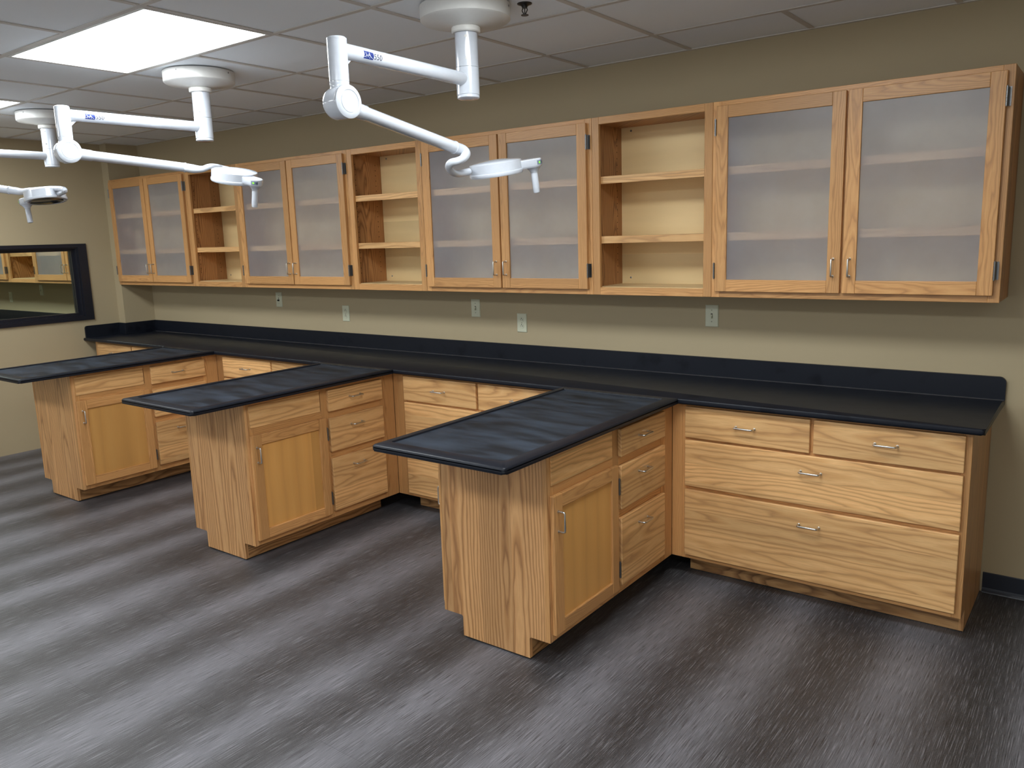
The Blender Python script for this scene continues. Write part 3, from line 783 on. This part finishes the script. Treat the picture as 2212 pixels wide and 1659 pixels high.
# ---------------------------------------------------------------- wall plates
def wall_plate(x, z, kind, label):
    t = thing('outlet' if kind == 'outlet' else ('light_switch' if kind == 'switch' else 'jack_plate'), label,
              'outlet' if kind == 'outlet' else ('switch' if kind == 'switch' else 'wall plate'), (x, 0, z))
    w, h = 0.0365, 0.0585
    bm = bmesh.new()
    lo = [bm.verts.new((x+sx*w, -0.0004, z+sz*h)) for sx, sz in ((-1, -1), (1, -1), (1, 1), (-1, 1))]
    mi = [bm.verts.new((x+sx*w, -0.003, z+sz*h)) for sx, sz in ((-1, -1), (1, -1), (1, 1), (-1, 1))]
    hi = [bm.verts.new((x+sx*(w-0.0035), -0.0062, z+sz*(h-0.0035))) for sx, sz in ((-1, -1), (1, -1), (1, 1), (-1, 1))]
    for A_, B_ in ((lo, mi), (mi, hi)):
        for k in range(4): bm.faces.new((A_[k], A_[(k+1) % 4], B_[(k+1) % 4], B_[k]))
    bm.faces.new(hi); bm.faces.new(lo[::-1])
    obj('cover', MB().bm(bm), IVORY, t)
    yf = -0.0062
    scr = lambda zz: obj('screw', MB().lathe([(0.0032, 0), (0.0032, 0.0008), (0.002, 0.0014)], (x, yf, zz), (0, -1, 0), 10), plain_screw, t)
    if kind == 'outlet':
        scr(z)
        for s_ in (1, -1):
            zc = z+s_*0.0195
            f = MB().lathe([(0.0168, 0), (0.0168, 0.0016), (0.0155, 0.0022)], (x, yf+0.0004, zc), (0, -1, 0), 20)
            fo_ = obj('socket', f, IVORY, t)
            sl = MB()
            sl.box(x-0.0075, x-0.0055, yf-0.0024, yf-0.0016, zc-0.003, zc+0.0045)
            sl.box(x+0.0052, x+0.0078, yf-0.0024, yf-0.0016, zc-0.004, zc+0.0055)
            sl.lathe([(0.0028, 0), (0.0028, 0.0008)], (x, yf-0.0016, zc+0.0095), (0, -1, 0), 10, False)
            obj('slots', sl, DARK, fo_)
    elif kind == 'switch':
        scr(z+0.030); scr(z-0.030)
        obj('toggle_slot', MB().box(x-0.005, x+0.005, yf-0.0006, yf+0.001, z-0.0125, z+0.0125), DARK, t)
        tg = MB(); tg.add([(x-0.0042, yf-0.0004, z-0.011), (x+0.0042, yf-0.0004, z-0.011), (x+0.0042, yf-0.0004, z+0.008), (x-0.0042, yf-0.0004, z+0.008),
                (x-0.0035, yf-0.013, z-0.0135), (x+0.0035, yf-0.013, z-0.0135), (x+0.0035, yf-0.0125, z-0.006), (x-0.0035, yf-0.0125, z-0.006)],
               [(0, 3, 2, 1), (4, 5, 6, 7), (0, 1, 5, 4), (1, 2, 6, 5), (2, 3, 7, 6), (3, 0, 4, 7)])
        obj('toggle', tg, IVORY, t)
    else:
        scr(z+0.030); scr(z-0.030)
        obj('port', MB().box(x-0.004, x+0.004, yf-0.0012, yf+0.001, z+0.007, z+0.014), DARK, t)
        obj('jack', MB().lathe([(0.0085, 0), (0.0085, 0.002), (0.006, 0.006), (0.006, 0.011)], (x, yf, z-0.006), (0, -1, 0), 16), BRONZE, t)
plain_screw = plain('plate_screw', sr(150, 150, 132), 0.4)
wall_plate(-4.992, 1.231, 'jack', 'almond jack plate below the leftmost open cabinet, farthest plate to the left')
wall_plate(-4.218, 1.145, 'outlet', 'almond duplex outlet on the wall above the middle peninsula, second plate from the left')
wall_plate(-2.9745, 1.2195, 'switch', 'almond toggle switch below the cabinet with the nearest lamp head before it')
wall_plate(-2.6065, 1.137, 'outlet', 'almond duplex outlet just right of and lower than the middle toggle switch')
wall_plate(-1.359, 1.223, 'switch', 'almond toggle switch under the rightmost open cabinet, nearest plate')
wall_plate(-9.119, 1.2455, 'switch', 'almond wall switch seen through the window, right of the two')
wall_plate(-9.916, 1.153, 'outlet', 'almond outlet seen through the window, left of the two')

# ---------------------------------------------------------------- sprinkler
sp = thing('sprinkler_head', 'dark pendant fire sprinkler in the ceiling right of the nearest lamp mount', 'sprinkler', (-1.625, -1.262, HC+0.004))
q = Vector((-1.625, -1.262, HC+0.0045))
obj('escutcheon', MB().lathe([(0.0, 0.0), (0.030, 0), (0.029, -0.003), (0.016, -0.008), (0.012, -0.012), (0.0, -0.012)], q, (0, 0, 1), 24), BRONZE, sp)
m_ = MB().lathe([(0.012, -0.012), (0.010, -0.018), (0.0, -0.018)], q, (0, 0, 1), 16)
for s_ in (-1, 1):
    m_.tube([q+Vector((s_*0.009, 0, -0.016)), q+Vector((s_*0.013, 0, -0.026)), q+Vector((s_*0.004, 0, -0.040)), q+Vector((0, 0, -0.043))], 0.0022, 8)
m_.tube([q+Vector((0, 0, -0.018)), q+Vector((0, 0, -0.04))], 0.002, 8)
obj('yoke', m_, BRONZE, sp)
obj('deflector', MB().lathe([(0.0, -0.043), (0.015, -0.043), (0.015, -0.0455), (0.0, -0.0455)], q, (0, 0, 1), 20), BRONZE, sp)

# ---------------------------------------------------------------- exam lamps
def text_strip(txt, size):
    cu_ = bpy.data.curves.new('txt', 'FONT'); cu_.body = txt; cu_.size = size; cu_.resolution_u = 3; cu_.align_y = 'CENTER'
    to = bpy.data.objects.new('txt', cu_); C.objects.link(to)
    dg = bpy.context.evaluated_depsgraph_get(); me = bpy.data.meshes.new_from_object(to.evaluated_get(dg))
    vs = [v.co.copy() for v in me.vertices]; fs = [tuple(p.vertices) for p in me.polygons]
    bpy.data.objects.remove(to); bpy.data.curves.remove(cu_); bpy.data.meshes.remove(me)
    return vs, fs
def lamp(P, E, az2, end, neck, hc, hn, hd, label, logo_at=None, seam_d=True):
    P = Vector((P[0], P[1], 0)); E = Vector((E[0], E[1], 0))
    t = thing('exam_lamp', label, 'exam lamp', (P.x, P.y, HC), 'ceiling-mounted exam lamps')
    at = lambda b_, z: Vector((b_.x, b_.y, z))
    # canopy
    cp = MB().lathe([(0.0, HC-0.001), (0.181, HC-0.001), (0.1815, HC-0.006), (0.180, HC-0.052), (0.174, HC-0.058), (0.060, HC-0.076), (0.057, HC-0.078), (0.0, HC-0.078)], at(P, 0), (0, 0, 1), 64)
    co = obj('canopy', cp, WHITE2, t)
    for an in (200, 290, 20):
        a = math.radians(an)
        obj('screw', MB().lathe([(0.004, 0), (0.004, 0.002)], at(P, HC-0.016)+Vector((math.cos(a), math.sin(a), 0))*0.1800, (math.cos(a), math.sin(a), 0), 10), HINGE_M, co)
    obj('collar', MB().lathe([(0.0, HC-0.0785), (0.055, HC-0.0785), (0.058, HC-0.082), (0.058, HC-0.098), (0.054, HC-0.102), (0.0, HC-0.102)], at(P, 0), (0, 0, 1), 40), WHITE2, t)
    RP = 0.0455
    post = MB().lathe([(0.0, HC-0.1025), (RP, HC-0.1025), (RP, 2.343), (0.0, 2.343)], at(P, 0), (0, 0, 1), 40)
    po = obj('post', post, WHITE, t)
    for z in (2.455, 2.372):
        for an in (-52, 128):
            a = math.radians(an)
            obj('set_screw', MB().lathe([(0.0055, -0.002), (0.0055, 0.0006), (0.003, 0.0008)], at(P, z)+Vector((math.cos(a), math.sin(a), 0))*RP, (math.cos(a), math.sin(a), 0), 12), HINGE_M if logo_at is None or not seam_d else WHITE2, po)
    piv = MB().lathe([(0.0, 2.3415), (RP+0.0008, 2.3415), (RP+0.0008, 2.238), (RP-0.001, 2.2365), (RP-0.001, 2.2355), (RP, 2.234), (RP, 2.226), (RP-0.005, 2.2225), (0.0, 2.2225)], at(P, 0), (0, 0, 1), 40)
    obj('pivot_sleeve', piv, WHITE, t)
    # horizontal arm
    za = 2.296; d1 = (P-E).normalized(); L1 = (P-E).length
    arm = MB().tube([at(E, za)+d1*0.020, at(E, za)+d1*(L1-RP*0.6)], 0.0262, 28)
    # weld gusset
    s1 = Vector((-d1.y, d1.x, 0))
    g0 = at(E, za-0.020)+d1*0.030; 
    arm.add([g0-s1*.003, g0+d1*.035-s1*.003, g0+Vector((0, 0, -.032))-s1*.003, g0+s1*.003, g0+d1*.035+s1*.003, g0+Vector((0, 0, -.032))+s1*.003],
            [(0, 1, 2), (5, 4, 3), (0, 3, 4, 1), (1, 4, 5, 2), (2, 5, 3, 0)])
    ao = obj('upper_arm', arm, WHITE, t)
    # elbow post and hub
    RE = 0.0330
    el = MB().lathe([(0.0, 2.3345), (RE-0.004, 2.3345), (RE, 2.331), (RE, 2.325), (RE-0.0006, 2.3243), (RE, 2.3236), (RE, 2.1945), (0.0, 2.1945)], at(E, 0), (0, 0, 1), 36)
    obj('elbow_post', el, WHITE, t)
    a2 = Vector((math.cos(math.radians(az2)), math.sin(math.radians(az2)), 0)); n2 = Vector((a2.y, -a2.x, 0))
    zc = 2.127; RH = 0.053
    # body: neck widening into a drum lying on its side
    hb = MB()
    rows = []
    for k in range(9):
        tt = k/8; z = 2.194-(2.194-zc)*tt
        hw = RE*0.99+(math.sqrt(max(RH*RH-(z-zc)**2, 0))-RE)*min(1, max(0, (tt-0.18)/0.45)) if tt > 0.18 else RE*0.99
        hw = max(hw, RE*0.9); rows.append((z, hw))
    bm = bmesh.new(); prev = None
    for z, hw in rows:
        ring_ = []
        for k in range(28):
            an = 2*PI*k/28
            ring_.append(bm.verts.new(at(E, z)+a2*math.cos(an)*hw+n2*math.sin(an)*(RE*0.99+0.004*(2.194-z)/0.07)))
        if prev:
            for k in range(28): bm.faces.new((prev[k], prev[(k+1) % 28], ring_[(k+1) % 28], ring_[k]))
        prev = ring_
    bm.faces.new(prev)
    hb.bm(bm, True)
    hb.lathe([(0.0, -0.044), (0.030, -0.044), (0.044, -0.040), (RH-0.002, -0.030), (RH, -0.020), (RH, 0.030), (RH-0.001, 0.0315), (0.0, 0.0315)], at(E, zc), n2, 44)
    obj('hub', hb, WHITE, t)
    hc_ = obj('hub_cover', MB().lathe([(0.0, 0.032), (RH+0.0012, 0.032), (RH+0.0018, 0.034), (RH+0.0012, 0.042), (RH-0.006, 0.0465), (0.038, 0.0478), (0.0372, 0.0455), (0.0355, 0.0455), (0.0347, 0.0475), (0.0, 0.0475)], at(E, zc), n2, 44), WHITE, t)
    # lower arm
    e3 = Vector(end); s3 = at(E, zc-0.004); dd = (e3-s3).normalized(); L2 = (e3-s3).length
    lw = MB().tube([s3+dd*0.030, s3+dd*0.105, s3+dd*0.108, s3+dd*(L2-0.004)], [0.0275, 0.0262, 0.0240, 0.0232], 28)
    obj('lower_arm', lw, WHITE, t)
    obj('arm_ring', MB().tube([e3-dd*0.006, e3-dd*0.004, e3+dd*0.001, e3+dd*0.003], [0.0240, 0.0252, 0.0252, 0.0240], 28), WHITE, t)
    nk = smoothpath(neck, 7)
    n_ = len(nk)
    rad = [0.0225+(0.0150-0.0225)*min(1, max(0, (k/n_-0.14)/0.22)) for k in range(n_)]
    obj('neck', MB().tube(nk, rad, 20), WHITE, t)
    # head
    h, n, d = Vector(hc), Vector(hn).normalized(), Vector(hd); d = (d-n*d.dot(n)).normalized(); s_ = n.cross(d)
    R = 0.109
    hd_ = MB().lathe([(0.0, 0.0365), (0.035, 0.0355), (0.075, 0.031), (0.106, 0.0260), (R, 0.0240), (R+0.0006, -0.012), (R+0.0030, -0.0135), (R+0.0045, -0.0225), (R+0.001, -0.0285), (0.096, -0.0295), (0.094, -0.0275), (0.0, -0.0275)], h, n, 64)
    ho = obj('lamp_head', hd_, WHITE, t)
    obj('lens', MB().lathe([(0.0, -0.0278), (0.088, -0.0278), (0.090, -0.0290), (0.088, -0.0297), (0.0, -0.0297)], h, n, 48), LENS, ho)
    # control box: a rounded tongue leaving the rim, holding the grip
    outl = []
    r_b = 0.036; far = 0.163
    outl += [(0.086, -r_b)]
    for k in range(13):
        a = math.radians(-90+180*k/12); outl.append((far-0.004+r_b*math.cos(a), r_b*math.sin(a)))
    outl += [(0.086, r_b)]
    bm = bmesh.new()
    def lay(z, inset):
        out_ = []
        cx_ = 0.130
        for (a, b_) in outl:
            f = 1-inset/0.034
            out_.append(bm.verts.new(h+d*(cx_+(a-cx_)*(1-inset/0.060))+s_*b_*f+n*z))
        return out_
    L_ = [lay(0.0155, 0.010), lay(0.0165, 0.0035), lay(0.0135, 0.0), lay(-0.0115, 0.0), lay(-0.0135, 0.001), lay(-0.0155, 0.0025), lay(-0.0180, 0.0035)]
    for A_, B_ in zip(L_, L_[1:]):
        for k in range(len(A_)): bm.faces.new((A_[k], A_[(k+1) % len(A_)], B_[(k+1) % len(B_)], B_[k]))
    bm.faces.new(L_[0]); bm.faces.new(L_[-1][::-1])
    bx = MB().bm(bm, True)
    cb_ = obj('control_box', bx, WHITE, t)
    g = h+d*0.157
    obj('grip_cone', MB().lathe([(0.0, -0.0182), (0.031, -0.0182), (0.024, -0.026), (0.0165, -0.036), (0.0155, -0.041), (0.0, -0.041)], g, n, 32), WHITE, t)
    obj('grip', MB().lathe([(0.0, -0.0412), (0.0135, -0.0412), (0.0145, -0.044), (0.0150, -0.118), (0.0135, -0.1225), (0.010, -0.1245), (0.0, -0.1245)], g, n, 28), WHITE, t)
    # keypad on the side of the box: wraps the rounded nose
    kp = MB()
    # faces roughly towards the viewer side of the nose
    best = -95 if s_.dot(Vector((0.6, -0.8, 0))) < 0 else 95
    sg = 1 if best > 0 else -1
    def arcp(a_deg, z, o=0.0008):
        a = math.radians(a_deg); return h+d*(far-0.004+(r_b+o)*math.cos(a))+s_*(r_b+o)*math.sin(a)+n*z
    def patch(mb, a0, a1, z0_, z1_, o):
        k_ = 6; vs_ = []
        for q_ in range(k_+1):
            aa = a0+(a1-a0)*q_/k_; vs_ += [arcp(aa, z0_, o), arcp(aa, z1_, o)]
        mb.add(vs_, [(2*q_, 2*q_+1, 2*q_+3, 2*q_+2) for q_ in range(k_)], True)
    patch(kp, sg*20, sg*72, -0.0085, 0.0085, 0.0009)
    ko = obj('keypad', kp, GREYP, cb_)
    ld = MB(); patch(ld, sg*60, sg*50, -0.0035, 0.0035, 0.0016) if sg*s_.dot(cr) > 0 else patch(ld, sg*60, sg*48, -0.0035, 0.0035, 0.0016)
    obj('green_light', ld, GLED, cb_)
    kd = MB(); patch(kd, sg*36, sg*32, -0.004, 0.004, 0.0016); patch(kd, sg*27, sg*23, -0.005, 0.005, 0.0016)
    obj('key_marks', kd, BLACKT, cb_)
    # print on the upper arm
    if logo_at is not None:
        side = Vector((d1.y, -d1.x, 0))     # right-hand side seen walking from elbow to post
        if side.dot(Vector((cam.location))-Vector(E)) < 0 and False: side = -side
        RA = 0.0264; el0 = math.radians(-5)
        def wrap(tv, hv, o=0.0003):
            a = el0+hv/RA
            return at(E, za)+d1*(logo_at+tv)+side*math.cos(a)*(RA+o)+Vector((0, 0, 1))*math.sin(a)*(RA+o)
        lg = MB(); nx = 10; ny = 8
        w_, h_ = 0.046, 0.025
        def edge(u_, v_):     # blue badge, bowed sides
            bow = 0.003*(1-(2*v_-1)**2)
            x = u_*w_+(bow if u_ < 0.5 else bow*0.9)*(1-2*abs(u_-0.5)*0+0)*(1 if u_ in (0, 1) else 1)
            return wrap(x, (v_-0.5)*h_*(1-0.12*u_*u_*(v_ > .5)))
        vs_ = [edge(i/nx, j/ny) for i in range(nx+1) for j in range(ny+1)]
        lg.add(vs_, [(i*(ny+1)+j, (i+1)*(ny+1)+j, (i+1)*(ny+1)+j+1, i*(ny+1)+j+1) for i in range(nx) for j in range(ny)], True)
        lo_ = obj('badge', lg, BLUEP, ao)
        wp = MB()
        def strip(pts, wd_):
            vs2 = []
            for i_, (x, y) in enumerate(pts):
                x2, y2 = pts[min(i_+1, len(pts)-1)]; x1_, y1_ = pts[max(i_-1, 0)]
                L = math.hypot(x2-x1_, y2-y1_) or 1; nx_, ny_ = -(y2-y1_)/L*wd_/2, (x2-x1_)/L*wd_/2
                vs2 += [wrap(x+nx_, y+ny_, 0.0007), wrap(x-nx_, y-ny_, 0.0007)]
            wp.add(vs2, [(2*k, 2*k+1, 2*k+3, 2*k+2) for k in range(len(pts)-1)])
        strip([(0.0025+0.040*k/12, -0.0085+0.0085*math.sin(PI*k/12)) for k in range(13)], 0.0013)
        strip([(0.009, 0.009), (0.0105, 0.002), (0.014, -0.001), (0.009, 0.009)], 0.0012)
        strip([(0.024, 0.0005), (0.0265, 0.009), (0.029, 0.003), (0.0315, -0.001)], 0.0014)
        strip([(0.0265, 0.004), (0.0285, 0.004)], 0.0012)
        strip([(0.018, -0.003), (0.020, -0.007), (0.022, -0.003)], 0.0013)
        strip([(0.011, -0.009), (0.0115, -0.005)], 0.0012); strip([(0.028, -0.009), (0.029, -0.005), (0.031, -0.009)], 0.0012)
        obj('badge_marks', wp, WPRINT, lo_)
        vs3, fs3 = text_strip('550', 0.0265)
        tx = MB().add([wrap(0.0495+v.x*1.05, v.y-0.001, 0.0005) for v in vs3], fs3)
        obj('number_print', tx, INKP, ao)
    return t
lamp((-1.814, -1.405), (-1.775, -2.125), 88, (-1.756, -1.573, 2.017),
     [(-1.7603, -1.5678, 2.0173), (-1.7576, -1.5291, 2.0108), (-1.7433, -1.5216, 1.996), (-1.7307, -1.5548, 1.9755), (-1.7338, -1.5852, 1.9637),
      (-1.7533, -1.6013, 1.9574), (-1.772, -1.5931, 1.9435), (-1.7867, -1.5566, 1.9285), (-1.8071, -1.4964, 1.9252), (-1.8208, -1.4152, 1.9368)],
     (-1.7572, -1.3136, 1.9498), (-0.0111, -0.1741, 0.9847), (0.7309, 0.6706, 0.1268),
     'white ceiling exam lamp nearest the camera, with blue badge and S-bent neck', 0.098)
lamp((-3.649, -1.414), (-3.675, -2.135), 80, (-3.579, -1.591, 2.073),
     [(-3.579, -1.591, 2.073), (-3.535, -1.583, 2.065), (-3.4949, -1.5794, 2.0591), (-3.461, -1.5667, 2.0584), (-3.450, -1.5350, 2.0700),
      (-3.470, -1.480, 2.074), (-3.490, -1.430, 2.070), (-3.430, -1.395, 2.053), (-3.330, -1.400, 2.030), (-3.250, -1.450, 2.015)],
     (-3.2299, -1.5437, 2.0093), (0.2475, -0.0641, 0.9668), (0.9684, 0.0472, -0.2448),
     'white ceiling exam lamp over the middle peninsula, round head showing its green light', 0.090, False)
lamp((-5.499, -1.374), (-5.50, -2.10), 32, (-5.0674, -1.8393, 2.0362),
     [(-5.0674, -1.8393, 2.0362), (-5.0401, -1.82, 2.031), (-4.9952, -1.8002, 2.0249), (-4.9011, -1.7924, 2.0279), (-4.7946, -1.7887, 2.0273),
      (-4.6549, -1.7859, 2.0246), (-4.5269, -1.7933, 2.0157), (-4.4546, -1.8049, 2.0049), (-4.4875, -1.7933, 1.9968), (-4.5819, -1.7764, 1.992)],
     (-4.6985, -1.8028, 1.982), (-0.1638, 0.0006, 0.9865), (-0.9438, -0.291, -0.1566),
     'white ceiling exam lamp at the far left, with its dark lens showing', None)
